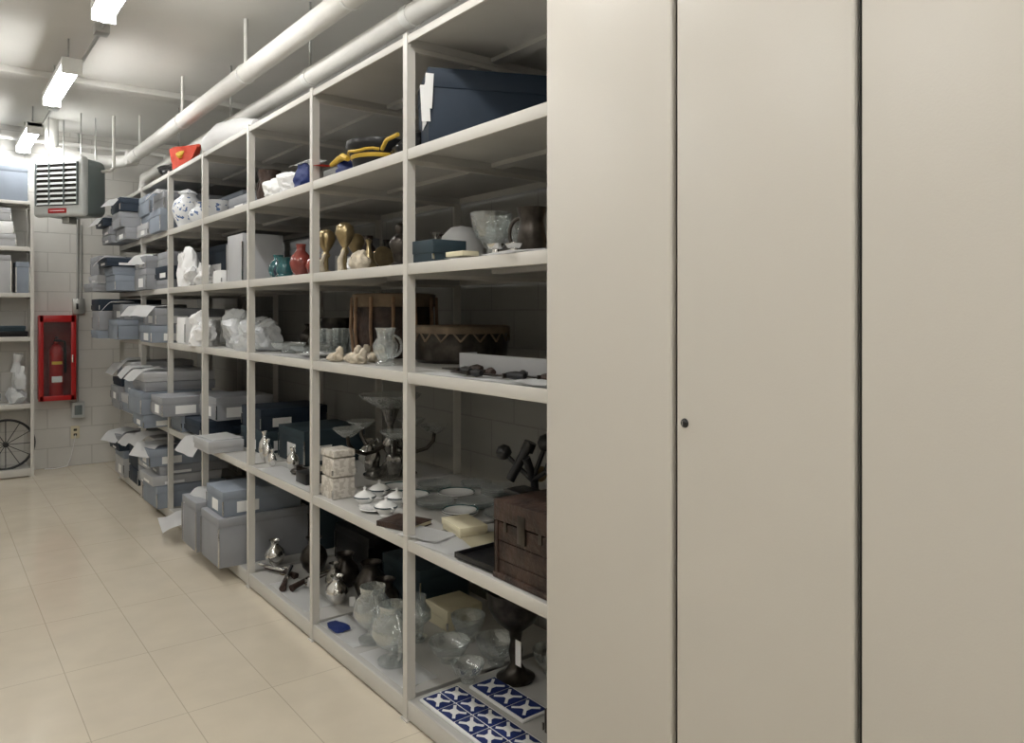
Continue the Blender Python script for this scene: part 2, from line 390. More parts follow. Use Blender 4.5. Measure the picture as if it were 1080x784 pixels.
# ------------------------------------------------------------ generic props
E=.0015
def abox(x0,x1,y0,y1,z,h,m='grey',lid='same',rot=0,name='archival_storage_box',label=False,lidh=.05):
    b=B(name); lm=m if lid=='same' else lid
    cx,cy=(x0+x1)/2,(y0+y1)/2; w,d=(x1-x0)/2,(y1-y0)/2
    z=z+E
    b.box(-w+.004,w-.004,-d+.004,d-.004,0,h-.004,m,.002)
    if lid: 
        lh=min(lidh,h*.6); b.box(-w,w,-d,d,h-lh,h,lm,.0025)
    if h>.08:
        for sx in (-1,1):
            for sy in (-1,1):
                b.box(sx*w-.0035,sx*w+.0035,sy*d-.0035,sy*d+.0035,.01,h-min(lidh,h*.6)-.005,'silver')
    if label:
        k=.22 if d<.2 else .3
        b.box(-w+.0025,-w+.0045,-d*k-.02,d*k+.02,h*.12,h*.55,'white')
        b.box(-w*.65,-w*.1,-d+.0025,-d+.0045,h*.12,h*.55,'white')
    return b.done(loc=(cx,cy,z),rotz=rot)
def lath(name,x,y,z,prof,m,**k):
    b=B(name); b.lathe((x,y,z+E),prof,m,**k); return b.done(ang=50)
def bowl(r,h,foot=.4,t=.004):
    return [(0,.004),(r*foot,0),(r*foot,.012),(r*foot*.9,.016),(r*.75,h*.45),(r*.95,h*.8),(r,h),(r-t,h),(r*.92,h*.8),(r*.7,h*.5),(r*.3,.03),(0,.025)]
def vase(r,h,neck=.35,lip=.5):
    return [(0,0),(r*.5,0),(r*.55,.01*h/.2),(r*.8,h*.15),(r,h*.4),(r*.85,h*.62),(r*neck,h*.8),(r*neck,h*.9),(r*lip,h),(r*lip-.004,h),(r*neck-.004,h*.88),(r*.5,h*.6),(0,h*.3)]

# ---- Bay A, level 5 : navy box
b=B('lidded_document_box')
b.box(0,.58,0,.34,0,.305,'dblue',.004); b.box(-.004,.584,-.004,.344,.235,.312,'dblue',.004)
b.box(-.0065,-.0045,.03,.15,.10,.27,'white')
b.box(-.022,.012,-.0075,-.006,.10,.24,'white',0,Matrix.Rotation(R(-3),4,'Y')); b.box(-.028,.004,-.0095,-.008,.15,.285,'white',0,Matrix.Rotation(R(3),4,'Y'))
b.done(loc=(1.545,2.55,L5+E),rotz=-24)

# ---- Bay A, level 4
abox(1.51,1.66,2.46,2.68,L4,.085,'teal',name='small_dark_box')
b=B('felt_hat'); b.lathe((1.97,2.96,L4+E),[(0,.0),(.17,.0),(.175,.006),(.12,.02),(.105,.09),(.09,.16),(.05,.20),(0,.21)],'whitecloth',32); b.done(60)
def compote(x,y,s,fl):
    b=B('glass_compote'); P=[(0,.0),(.045,0),(.047,.006),(.018,.014),(.012,.05),(.02,.065),(.05,.08),(.062,.12),(.07,.165),(.066,.165),(.056,.12),(.03,.09),(0,.08)]
    b.lathe((x,y,L4+E),[(r*s,z*s) for r,z in P],'bowlglass',40,flute=fl,nfl=10); b.done(60)
compote(1.69,2.34,1.1,.03); compote(1.82,2.50,.95,.0); compote(1.80,2.32,.9,.02)
def mug(name,x,y,z,r,h,m,hd=(0,1)):
    b=B(name); b.lathe((x,y,z+E),[(0,0),(r,0),(r*1.03,.01),(r*.85,.02),(r*.95,h*.3),(r*.8,h*.6),(r*.75,h*.75),(r*.95,h),(r*.9,h),(r*.68,h*.72),(r*.7,h*.3),(0,.02)],m,28)
    dx,dy=hd; P=[]
    for i in range(11):
        a=-math.pi/2+math.pi*i/10
        k=r*.8+math.cos(a)*r*.85
        P.append((x+dx*k,y+dy*k,z+h*.5+math.sin(a)*h*.32))
    b.tube(P,.007,m); return b.done(50)
mug('bronze_tankard',1.66,2.06,L4,.055,.17,'dark',(-.35,.93))
mug('bronze_tankard',1.78,2.0,L4,.05,.19,'brass',(-.35,.93))
b=B('catalogue_papers')
for i,(x,y,r) in enumerate([(1.60,2.25,8),(1.58,2.02,-12),(1.62,1.9,4)]): b.sheet((x,y,L4+.003+i*.003),.19,.24,'white',r,.006,i)
b.done()
abox(1.52,1.6,2.28,2.40,L4+.013,.022,'cream',None,name='card_case')
lath('silver_salt_cellar',1.55,2.12,L4+.014,bowl(.03,.03),'silver'); lath('silver_salt_cellar',1.56,2.03,L4+.014,bowl(.03,.025),'silver'); 
# ---- Bay A/B level 3 drums
b=B('hide_drum'); c=(2.02,3.04,L3+E); r=.225
b.lathe(c,[(0,.0),(r*.9,0),(r*.97,.015),(r,.08),(r,.13),(r*1.015,.135),(r*1.015,.155),(r*.98,.165),(0,.168)],'dark',40)
for k in range(16):
    a=2*math.pi*k/16; a2=a+math.pi/16
    b.tube([(c[0]+r*1.01*math.cos(a),c[1]+r*1.01*math.sin(a),c[2]+.15),(c[0]+r*1.01*math.cos(a2),c[1]+r*1.01*math.sin(a2),c[2]+.10)],.005,'skin',6)
    b.tube([(c[0]+r*1.01*math.cos(a2+math.pi/16),c[1]+r*1.01*math.sin(a2+math.pi/16),c[2]+.15),(c[0]+r*1.01*math.cos(a2),c[1]+r*1.01*math.sin(a2),c[2]+.10)],.005,'skin',6)
b.lathe(c,[(r*1.018,.135),(r*1.03,.14),(r*1.03,.165),(r*.95,.172),(0,.172)],'skin',40)
b.done()
b=B('wooden_drum'); c=(1.97,3.60,L3+E); r=.205
b.lathe(c,[(0,.0),(r*.92,0),(r,.02),(r*1.04,.15),(r,.28),(r*1.02,.30),(r*1.0,.32),(0,.318)],'wood',40)
b.lathe(c,[(r*1.03,.26),(r*1.06,.265),(r*1.06,.325),(r*.95,.33),(0,.328)],'skin',40)
for k in range(12):
    a=2*math.pi*k/12
    b.tube([(c[0]+r*1.07*math.cos(a),c[1]+r*1.07*math.sin(a),c[2]+.31),(c[0]+r*1.10*math.cos(a),c[1]+r*1.10*math.sin(a),c[2]+.15),(c[0]+r*1.02*math.cos(a),c[1]+r*1.02*math.sin(a),c[2]+.01)],.009,'lwood',8)
b.done()
b=B('grey_divider_tray')
b.box(1.72,1.735,1.78,2.60,0+L3+E,L3+.07,'lgrey',.002); b.box(1.72,1.80,1.78,1.79,L3+E,L3+.07,'lgrey'); b.box(1.72,1.80,2.59,2.60,L3+E,L3+.07,'lgrey'); b.box(1.72,1.80,1.78,2.60,L3+E,L3+.008,'lgrey')
b.done()
for i,(x,y,l,r) in enumerate([(1.60,2.42,.26,80),(1.64,2.30,.24,70),(1.58,2.12,.28,95),(1.63,1.98,.22,84),(1.66,2.12,.2,60),(1.67,2.46,.18,100),(1.55,2.28,.2,88)]):
    b=B('antique_knife'); b.box(-l*.1,l*.55,-.012,.012,.004,.009,'dark',.001); b.box(l*.45,l*.62,-.006,.006,.004,.008,'silver',.001)
    b.tube([(-l*.4,0,.012),(-l*.25,0,.013),(-l*.08,0,.011)],[.010,.015,.010],'wood' if i%2 else 'black',10)
    b.box(-l*.1,-l*.07,-.022,.022,.001,.018,'dark',.002)
    b.done(loc=(x,y,L3+.008),rotz=r)
b=B('catalogue_papers'); 
b.sheet((1.595,2.15,L3+.002),.19,.72,'white',2,.003,3,th=.001); b.done()
b=B('catalogue_papers'); b.sheet((1.56,1.9,L3+.010),.12,.2,'white',-10,.004,6); b.done()

# Bay B level 3
def handle(b,x,y,z,r,h,m,d=(0,1),k0=.8):
    P=[]
    for i in range(11):
        a=-math.pi/2+math.pi*i/10; k=r*k0+math.cos(a)*r*.8
        P.append((x+d[0]*k,y+d[1]*k,z+h*.55+math.sin(a)*h*.28))
    b.tube(P,.006,m)
b=B('crystal_jug'); b.lathe((1.60,3.0,L3+E),[(0,0),(.04,0),(.045,.01),(.03,.025),(.05,.06),(.055,.09),(.035,.125),(.038,.15),(.045,.165),(.041,.165),(.03,.12),(.045,.085),(.02,.03),(0,.028)],'bowlglass',36,flute=.05,nfl=9)
handle(b,1.60,3.0,L3,.05,.16,'bowlglass',(.5,-.85)); b.done(60)
for i,(x,y,s) in enumerate([(1.57,3.2,.8),(1.60,3.31,.9),(1.56,3.42,.85),(1.68,3.25,1.0),(1.7,3.42,.9)]):
    b=B('carved_bone_figure'); z=L3+E
    b.blob((x,y,z),(.10*s,.11*s,.05*s),'bone',i+2,.35,1.6,3,ridge=False)
    b.blob((x+.01,y-.02,z+.03*s),(.045*s,.045*s,.055*s),'bone',i+9,.3,1.8,3,ridge=False)
    b.tube([(x-.03*s,y-.04*s,z+.02),(x-.045*s,y-.07*s,z+.035),(x-.03*s,y-.085*s,z+.05)],[.012*s,.009*s,.004],'bone',8)
    b.done(70)
for i,(x,y) in enumerate([(1.95,4.02),(1.93,4.15),(1.97,4.28),(1.85,4.1),(1.83,4.22)]):
    lath('glass_tumbler',x,y,L3,[(0,0),(.03,0),(.04,.14),(.037,.14),(.027,.01),(0,.008)],'bowlglass')
for i,(x,y,r,h,m) in enumerate([(1.62,3.78,.10,.02,'china'),(1.68,4.02,.11,.05,'glass'),(1.66,4.28,.10,.06,'bowlglass'),(2.05,4.45,.12,.2,'dark')]):
    lath('serving_bowl',x,y,L3,bowl(r,h),m)
b=B('catalogue_papers'); b.sheet((1.56,3.95,L3+.002),.12,.5,'white',2,.002,8); b.done()

# ---- Level 2 A/B : epergne
b=B('silver_epergne'); X,Y,Z=2.0,3.70,L2+E
b.lathe((X,Y,Z),[(0,0),(.14,0),(.145,.012),(.11,.03),(.05,.05),(.028,.08),(.022,.12),(.04,.15),(.045,.18),(.022,.21),(.016,.27),(.03,.30),(.04,.33),(.05,.36),(0,.36)],'plate',28)
for k in range(3):
    a=2*math.pi*k/3+.3; b.blob((X+.10*math.cos(a),Y+.10*math.sin(a),Z+.02),(.08,.08,.14),'plate',k,.4,1.8,3,ridge=False)
b.lathe((X,Y,Z+.355),[(0,0),(.04,.0),(.09,.025),(.15,.065),(.165,.085),(.160,.085),(.14,.068),(.08,.03),(0,.012)],'bowlglass',48,flute=.03,nfl=12)
for k in range(5):
    a=2*math.pi*k/5+.55; dx,dy=math.cos(a),math.sin(a)
    P=[(X+dx*q,Y+dy*q,Z+zz) for q,zz in ((.03,.17),(.08,.14),(.14,.13),(.20,.15),(.235,.19),(.24,.235))]
    b.tube(P,.011,'dark',8)
    b.tube([(X+dx*q,Y+dy*q,Z+zz) for q,zz in ((.14,.13),(.13,.17),(.10,.19),(.09,.17))],.006,'plate',8)
    b.lathe((X+dx*.24,Y+dy*.24,Z+.23),[(0,0),(.025,.0),(.05,.018),(.08,.045),(.077,.047),(.05,.024),(0,.008)],'bowlglass',32,flute=.04,nfl=8)
b.done(50)
for i,(h,dx,r) in enumerate([(.10,0,0),(.09,.004,-2),(.035,0,3)]):
    abox(1.52+dx,1.64+dx,3.375,3.515,L2+[0,.103,.196][i],h,'parch',None,rot=r,name='marbled_box' if i<2 else 'leather_book')
def tureen(x,y,z,r,name='china_tureen'):
    b=B(name); k=.75
    b.lathe((x,y,z+E),[(q,zz*k) for q,zz in [(0,0),(r*.6,0),(r*.55,.012),(r*.8,.03),(r,.05),(r*1.02,.055),(r*.9,.065),(r*.55,.082),(r*.15,.09),(r*.1,.1),(r*.18,.108),(0,.115)]],'china',28)
    b.lathe((x,y,z+E),[(r*1.03,.05*k),(r*1.035,.055*k),(r*1.0,.058*k)],'teal',28)
    for e in (-1,1): b.tube([(x,y+e*r*.98,z+.03),(x,y+e*(r+.015),z+.034),(x,y+e*(r+.015),z+.042),(x,y+e*r*.95,z+.046)],.004,'china',6)
    return b.done(50)
for x,y,r in ((1.59,2.98,.05),(1.60,3.20,.05),(1.71,3.10,.05),(1.72,3.29,.05)): tureen(x,y,L2,r)
lath('china_saucer',1.60,3.09,L2,[(0,0),(.035,0),(.075,.012),(.073,.015),(.03,.005),(0,.004)],'china')
def plates(x,y,z,r,n,m,name='glass_plate_stack'):
    b=B(name)
    for i in range(n):
        b.lathe((x,y,z+E+i*.009),[(0,0),(r*.55,0),(r*.62,.004),(r,.014),(r*.99,.017),(r*.6,.007),(0,.004)],m,36)
        if m=='china': b.lathe((x,y,z+E+i*.009+.0005),[(r*.99,.0172),(r*.90,.0150)],'tealg',36)
    return b.done(50)
k=0
for x,y,r,n in ((1.84,2.98,.085,3),(1.83,3.17,.085,2),(1.98,2.86,.09,3),(2.02,3.08,.09,2),(2.02,3.28,.085,3),(2.16,2.75,.09,2),(2.2,2.98,.09,4),(1.85,2.79,.08,2),(2.22,3.2,.08,2),(1.86,3.36,.08,2),(1.98,2.66,.08,2),(2.12,2.55,.09,3)):
    plates(x,y,L2,r,n,'china' if k%2==1 else 'bowlglass',name='serving_plate_stack'); k+=1
b=B('leather_book'); b.box(-.07,.07,-.09,.09,0,.004,'wood',.001); b.box(-.066,.068,-.086,.086,.004,.018,'cream'); b.box(-.07,.07,-.09,.09,.018,.022,'wood',.001); b.box(-.072,-.066,-.09,.09,0,.022,'wood',.002); b.done(loc=(1.58,2.80,L2+E),rotz=20)
abox(1.66,1.78,2.47,2.66,L2,.045,'cream',name='cream_card_box',rot=-10)
b=B('catalogue_papers')
b.sheet((1.60,2.42,L2+.002),.20,.30,'white',6,.008,1); b.sheet((1.72,2.35,L2+.006),.21,.28,'cream',-14,.008,2); b.sheet((1.57,2.60,L2+.008),.15,.2,'white',20,.01,5)
b.done()
b=B('lacquer_tray'); b.box(-.09,.09,-.12,.12,0,.006,'black',.001)
for a in ((-.09,-.084,-.12,.12),(.084,.09,-.12,.12),(-.09,.09,-.12,-.114),(-.09,.09,.114,.12)): b.box(*a,0,.02,'black',.001)
b.done(loc=(1.60,2.19,L2+.008),rotz=3)
b=B('wooden_trunk'); h=.26; w,d=.15,.145
for i in range(3): b.box(-w,w,-d,d,.001+i*.0625,.0615+i*.0625,'wood',.003)
b.box(-w-.006,w+.006,-d-.006,d+.006,.192,h,'wood',.004)
b.box(-w-.008,w+.008,-d-.008,d+.008,0,.02,'wood',.003); b.box(-w-.009,-w,-.02,.02,.14,.23,'dark',.002)
for sy in (-1,1):
    b.box(-w-.005,-w+.004,sy*d-.014,sy*d+.005,.0,.19,'wood',.002); b.box(-w-.005,-w+.03,sy*d-.003,sy*d+.005,.0,.19,'wood',.002)
    b.box(-w-.004,-w+.004,sy*.09-.008,sy*.09+.008,.16,.24,'dark',.001)
b.tube([(-.04,d,.11),(-.04,d+.018,.10),(.04,d+.018,.10),(.04,d,.11)],.005,'dark')
b.done(loc=(1.665,1.925,L2+E))
b=B('antique_microscope'); X,Y,Z=1.83,2.28,L2+E
b.box(X-.07,X+.07,Y-.09,Y+.09,Z,Z+.018,'black',.004); b.tube([(X+.02,Y,Z+.015),(X+.03,Y,Z+.12),(X+.02,Y,Z+.24),(X-.02,Y,Z+.33)],.016,'black')
b.box(X-.09,X+.01,Y-.05,Y+.05,Z+.20,Z+.215,'black',.002); b.tube([(X-.05,Y+.06,Z+.24),(X+.0,Y+.02,Z+.36)],.018,'black',16); b.tube([(X-.0,Y+.02,Z+.35),(X+.010,Y+.01,Z+.385)],.025,'black',16)
for (ax,ay,az,rr) in ((.03,-.06,.39,.036),(-.05,.10,.34,.032),(.02,-.10,.30,.028)):
    b.lathe((X+ax,Y+ay,Z+az),[(0,-rr),(rr*.7,-rr*.7),(rr,0),(rr*.7,rr*.7),(0,rr)],'black',20)
    b.tube([(X+.01,Y,Z+.24),(X+ax,Y+ay,Z+az)],.009,'black')
b.lathe((X+.05,Y,Z+.26),[(0,-.008),(.03,-.006),(.03,.006),(0,.008)],'brass',20,Matrix.Rotation(R(90),4,'X')); b.done(50)

# ---- C/D level 2
abox(1.66,2.1,4.72,5.12,L2,.14,'teal',label=True); abox(1.66,2.1,4.74,5.10,L2+.145,.13,'dblue',label=True)
abox(1.72,2.1,4.2,4.6,L2,.20,'teal',label=True)
for x,y,r,h,m in ((1.60,4.45,.03,.14,'silver'),(1.62,4.56,.035,.17,'silver'),(1.58,4.32,.025,.10,'silver'),(1.62,4.02,.05,.05,'dark'),(1.63,4.14,.035,.13,'silver')): lath('small_urn',x,y,L2,vase(r,h),m)
b=B('catalogue_papers'); b.sheet((1.56,3.95,L2+.002),.14,.7,'white',1,.004,5); b.done()
abox(1.53,1.67,3.72,3.86,L2+.004,.06,'black',None,name='small_dark_box'); 
abox(1.40,1.62,4.93,5.27,L2,.075,'lgrey'); b=B('catalogue_papers'); b.sheet((1.52,5.1,L2+.079),.2,.28,'white',5,.006,5); b.done()
b=B('tissue_wrap'); b.sheet((1.50,5.5,L2+.003),.30,.36,'whitecloth',4,.03,12,droop=1.0,drx=-.02); b.done()
abox(1.52,1.9,5.55,5.95,L2+.02,.10,'dblue',name='document_case'); 
abox(1.37,1.92,4.62,4.98,L1,.29,'grey'); abox(1.40,1.88,4.64,4.97,L1+.292,.15,'bgrey',label=True)
abox(1.35,1.86,5.02,5.34,L1,.31,'grey'); b=B('tissue_wrap'); b.sheet((1.52,5.18,L1+.325),.4,.3,'whitecloth',12,.05,3,droop=.8,drx=-.05); b.done()
b=B('tissue_wrap'); b.sheet((1.44,5.75,L1+.03),.4,.4,'whitecloth',-8,.05,7,droop=.25,drx=-.0); b.done()
abox(1.97,2.3,4.6,5.3,L1,.34,'teal')
# ---- C level 1
def pistol(x,y,z,r):
    b=B('flintlock_pistol')
    b.tube([(-.05,0,.03),(.06,0,.03),(.17,0,.032)],[.013,.012,.011],'silver',12)
    b.tube([(-.14,0,.014),(-.11,0,.02),(-.05,0,.028),(.06,0,.02),(.12,0,.02)],[.02,.016,.014,.011,.007],'wood',10)
    b.tube([(-.05,0,.02),(-.04,0,.004),(-.01,0,.004),(0,0,.02)],.003,'brass',6); b.box(-.06,-.03,-.016,-.008,.025,.05,'silver',.002)
    b.done(loc=(x,y,z),rotz=r)
pistol(1.60,4.15,L1+.008,60); pistol(1.62,4.32,L1+E,110); pistol(1.70,4.05,L1+.008,20)
for x,y,r,h,m in ((1.70,3.72,.06,.14,'silver'),(1.66,4.50,.06,.15,'silver'),(1.80,4.25,.08,.2,'dark'),(1.75,3.86,.05,.16,'plate')): lath('silver_urn',x,y,L1,vase(r,h,.4,.6),m)
b=B('catalogue_papers'); b.sheet((1.60,3.35,L1+.001),.16,.36,'white',2,.003,5); b.sheet((1.60,2.9,L1+.001),.16,.4,'white',0,.003,6);b.sheet((1.60,3.95,L1+.001),.16,.5,'white',0,.003,16); b.done()
# ---- B level 1 glass
def glassjug(x,y,z,r,h,nm='glass_pitcher'):
    b=B(nm); b.lathe((x,y,z+E),[(0,0),(r*.7,0),(r*.72,.012),(r*.25,.03),(r*.2,.05),(r*.7,.08),(r,h*.5),(r*.95,h*.68),(r*.6,h*.85),(r*.65,h),(r*.62,h),(r*.56,h*.86),(r*.9,h*.66),(r*.94,h*.5),(r*.6,.09),(0,.07)],'bowlglass',36)
    P=[]
    for i in range(13):
        a=-math.pi/2+math.pi*i/12; k=r*.75+math.cos(a)*r*.85
        P.append((x-.3*k,y-.95*k+0,z+h*.55+math.sin(a)*h*.35))
    b.tube(P,.008,'bowlglass'); return b.done(50)
glassjug(1.60,2.93,L1+.004,.095,.25); glassjug(1.63,3.18,L1+.004,.09,.25); glassjug(1.80,3.08,L1,.07,.2)
for x,y,r,h in ((1.80,2.80,.09,.09),(1.76,2.60,.07,.08),(1.95,2.66,.09,.11),(1.98,2.92,.08,.12),(2.08,2.45,.08,.1)): lath('glass_bowl',x,y,L1,bowl(r,h),'bowlglass')
b=B('folded_blue_cloth'); b.crumple((1.56,3.42,L1+.004),(.10,.20,.025),'blue',3); b.done(40)
abox(1.95,2.15,3.05,3.25,L1,.10,'cream',name='cream_card_box'); abox(1.98,2.28,3.35,3.75,L1,.2,'teal',name='dark_storage_box'); abox(2.0,2.28,3.95,4.4,L1,.22,'black',name='dark_storage_box')
for i,(x,y,s) in enumerate([(1.82,3.42,1),(1.86,3.65,1.1),(1.84,3.92,1)]):
    b=B('dark_pottery_jar'); b.lathe((x,y,L1+E),vase(.08*s,.18*s,.5,.65),'dark',28); b.done(50)
for x,y in ((1.72,3.5),(1.74,3.62),(1.70,3.30),(1.68,4.02)): 
    b=B('catalogue_tag'); b.box(-.015,.015,-.001,.001,0,.05,'white'); b.done(loc=(x,y,L1+E),rotz=-30)
# ---- A level 1 : navy / white panels
def tilepanel(x,y,w,l,nx,ny):
    b=B('blue_white_tile_panel'); b.box(-w/2,w/2,-l/2,l/2,0,.010,'white',.002)
    tw=(w-.012)/nx; tl=(l-.012)/ny
    for i in range(ny):
        for j in range(nx):
            cx=-w/2+.006+tw*(j+.5); cy=-l/2+.006+tl*(i+.5)
            b.box(cx-tw/2+.004,cx+tw/2-.004,cy-tl/2+.004,cy+tl/2-.004,.008,.014,'blue',.001)
            a=math.atan2(tl,tw)
            for sg in (1,-1):
                Mx=Matrix.Translation((cx,cy,.0145))@Matrix.Rotation(sg*a,4,'Z')
                ln=math.hypot(tw,tl)*.34
                b.box(-ln,ln,-.006,.006,-.0005,.0012,'white',0,Mx)
            b.box(cx-.016,cx+.016,cy-.020,cy+.020,.0142,.0165,'white',.001)
    b.done(loc=(x,y,L1+E),rotz=1)
tilepanel(1.615,2.30,.18,.56,2,5); tilepanel(1.80,2.38,.13,.34,1,3)
b=B('bronze_footed_bowl'); b.lathe((1.93,2.50,L1+E),[(0,0),(.075,0),(.08,.012),(.045,.03),(.022,.07),(.03,.12),(.022,.16),(.03,.20),(.08,.24),(.115,.30),(.122,.36),(.128,.37),(.12,.372),(.108,.30),(.07,.25),(0,.22)],'dark',36)
b.box(1.875,1.877,2.395,2.43,L1+.10,L1+.20,'white'); b.done(50)
abox(1.76,1.95,1.95,2.12,L1,.09,'dark',None,name='metal_cash_box')

# ---- Level 5 textiles and pots
b=B('dress_uniform_cap'); x,y,z=1.63,3.12,L5+E
b.lathe((x,y,z),[(0,0),(.115,0),(.12,.055),(.125,.06),(.15,.10),(.145,.125),(.07,.145),(0,.148)],'black',36)
b.lathe((x,y,z),[(.121,.045),(.126,.05),(.127,.068),(.124,.072)],'yellow',36)
b.tube([(x-.135*math.cos(t*.22-1.1),y+.135*math.sin(t*.22-1.1),z+.075+.004*math.sin(t*1.3)) for t in range(11)],.007,'yellow',8)
b.done(60)
b=B('folded_uniform_tunic'); b.crumple((1.62,3.36,L5+E),(.2,.28,.11),'blue',11)
b.tube([(1.54,3.25,L5+.07),(1.545,3.31,L5+.09),(1.55,3.37,L5+.085),(1.545,3.44,L5+.07)],[.012,.016,.016,.010],'yellow',8); b.done(40)
b=B('folded_uniform_tunic'); b.crumple((1.66,2.86,L5+E),(.24,.26,.17),'black',21); b.tube([(1.545,2.93,L5+.06),(1.54,2.88,L5+.09),(1.55,2.80,L5+.10)],.009,'yellow'); b.done(40)
b=B('red_felt_pennant'); b.sheet((1.54,3.49,L5+.06),.10,.08,'redf',10,.03,4); b.done()
b=B('tissue_wrap'); b.crumple((1.60,4.04,L5+E),(.22,.34,.15),'whitecloth',31,n=20); b.crumple((1.58,4.22,L5+.005),(.16,.2,.11),'white',37,n=14); b.done(20)
b=B('folded_blue_cloth'); b.crumple((1.58,3.80,L5+.003),(.14,.2,.12),'blue',33,n=16); b.sheet((1.56,3.78,L5+.118),.12,.2,'white',12,.04,7,droop=.6,drx=-.01); b.done(40)
mug('leather_boot_jug',1.60,4.42,L5,.07,.19,'wood',(-.3,.9)); mug('leather_boot_jug',1.66,4.6,L5,.07,.21,'wood',(-.3,.9))
lath('transferware_jar',1.60,6.16,L5,[(0,0),(.07,0),(.075,.02),(.10,.08),(.115,.15),(.10,.21),(.06,.245),(.06,.26),(.075,.27),(.06,.285),(.02,.30),(0,.31)],'bluewhite')
lath('transferware_jar',1.60,5.78,L5,vase(.10,.16,.5,.7),'bluewhite'); lath('transferware_jar',1.62,5.5,L5,bowl(.10,.14),'bluewhite')
abox(1.8,2.2,5.5,6.1,L5,.24,'bgrey',label=True); abox(1.62,2.0,4.85,5.25,L5,.12,'grey',label=True)
b=B('poly_wrapped_textile_roll')
P=[(1.66,4.78,LT+.085),(1.64,5.0,LT+.10),(1.60,5.25,LT+.105),(1.60,5.5,LT+.09),(1.60,5.62,LT+.08)]
b.tube(P,[.05,.085,.095,.085,.05],'whitecloth',20); b.done(60)
b=B('red_felt_hat'); b.crumple((1.58,6.12,LT+E),(.22,.4,.24),'redf',5,n=12); b.crumple((1.50,5.98,LT+.06),(.08,.10,.07),'yellow',6); b.done(40)
b=B('folded_uniform_tunic'); b.crumple((1.62,6.5,LT+E),(.3,.32,.15),'black',15); b.done(40)

# ---- Level 4 mid bays
for x,y,h in ((1.58,3.58,.22),(1.60,3.41,.24),(1.70,3.50,.2)):
    b=B('brass_goblet'); b.lathe((x,y,L4+E),[(0,0),(.035,0),(.037,.008),(.012,.02),(.01,h*.35),(.022,h*.42),(.012,h*.5),(.03,h*.62),(.045,h*.78),(.04,h*.93),(.02,h),(0,h)],'brass',28)
    b.tube([(x-.03,y-.02,L4+.002),(x-.04,y-.03,L4+h*.25),(x-.02,y-.03,L4+h*.45)],[.016,.012,.006],'bone',10); b.done(50)
b=B('carved_mask'); b.blob((1.57,3.19,L4+E),(.09,.10,.09),'bone',4,.3,1.6,4,ridge=False); b.box(1.52,1.535,3.18,3.19,L4+.03,L4+.06,'bone',.003); b.done(70)
b=B('carved_mask'); b.blob((1.60,3.30,L4+E),(.07,.08,.08),'china',8,.3,1.6,4,ridge=False); b.done(70)
b=B('brass_bell'); b.lathe((1.66,3.28,L4+E),[(0.05,0),(.052,.004),(.035,.04),(.028,.08),(.012,.10),(.01,.13),(.016,.15),(0,.16)],'brass',28); b.done(50)
b=B('bronze_figurine'); b.lathe((1.66,2.98,L4+E),[(0,0),(.05,0),(.05,.015),(.03,.03),(.035,.07),(.05,.11),(.035,.14),(.015,.155),(.025,.18),(.015,.20),(0,.205)],'dark',24); b.tube([(1.66,2.94,L4+.12),(1.64,2.90,L4+.15),(1.65,2.88,L4+.19)],.009,'dark'); b.done(50)
b=B('brass_plate'); b.lathe((1.62,3.06,L4+.055),[(0,0),(.03,0),(.05,.006),(.05,.009),(0,.004)],'brass',28,Matrix.Rotation(R(80),4,'X')); b.done(50)
lath('glazed_pottery_vase',1.58,3.90,L4,vase(.06,.17,.4,.45),'redg'); lath('glazed_pottery_vase',1.60,3.76,L4,vase(.05,.12,.4,.55),'redg')
mug('glazed_pottery_mug',1.57,4.10,L4,.05,.11,'tealg',(-.2,.9)); lath('glazed_pottery_vase',1.62,4.33,L4,vase(.06,.14,.45,.55),'tealg'); lath('glazed_pottery_vase',1.60,4.22,L4,vase(.05,.10,.6,.7),'dblue')
abox(1.54,1.80,4.72,5.02,L4,.30,'lgrey',None); abox(1.85,2.2,4.2,4.75,L4,.26,'grey',label=True); abox(1.53,1.66,5.10,5.30,L4,.09,'white',None,name='small_card_box'); abox(1.68,1.86,5.10,5.30,L4,.14,'lgrey')
rb=random.Random(12)
def backrow(z,ys,maxh,ms,nm):
    for y in ys:
        x=rb.uniform(1.92,2.2); r=rb.uniform(.035,.065); h=rb.uniform(.45,1)*maxh
        lath(nm,x,y+rb.uniform(-.02,.02),z,vase(r,h,rb.uniform(.25,.6),rb.uniform(.4,.8)),rb.choice(ms))
backrow(L4,[3.25,3.40,3.55,3.72,3.87,4.02],.24,['dark','plate','wood','silver','tealg'],'metal_vase')
backrow(L4,[2.28,2.42],.2,['plate','bowlglass'],'metal_vase')
backrow(L5,[3.65,3.82,3.98,4.7],.22,['dark','plate','china'],'metal_vase')
backrow(L2,[4.05],.2,['plate','silver'],'metal_vase')
backrow(L3,[4.6,4.75],.22,['dark','plate'],'metal_vase')
def bag(x,y,z,s,seed,m='plastic',name='poly_bag_bundle'):
    b=B(name); b.crumple((x,y,z+E),s,m,seed,n=22)
    b.crumple((x-.02,y+.05,z+s[2]*.5),(s[0]*.55,s[1]*.45,s[2]*.6),m,seed+5,n=18)
    b.crumple((x-.03,y-s[1]*.25,z+s[2]*.15),(s[0]*.6,s[1]*.4,s[2]*.5),m,seed+8,n=18); return b.done(14)
bag(1.66,5.08,L3,(.32,.52,.26),3); bag(1.57,5.62,L3,(.24,.42,.26),9,'whitecloth','tissue_bundle')
bag(1.62,4.66,L3,(.24,.30,.2),17)
bag(1.56,5.95,L4,(.18,.36,.25),13,'whitecloth','tissue_bundle'); abox(1.7,2.1,5.5,6.1,L4,.3,'dblue',label=True)
bag(1.57,5.55,L4,(.16,.26,.14),23,'whitecloth','tissue_bundle')
abox(1.54,1.9,6.02,6.26,L3,.2,'white',None,name='small_card_box')
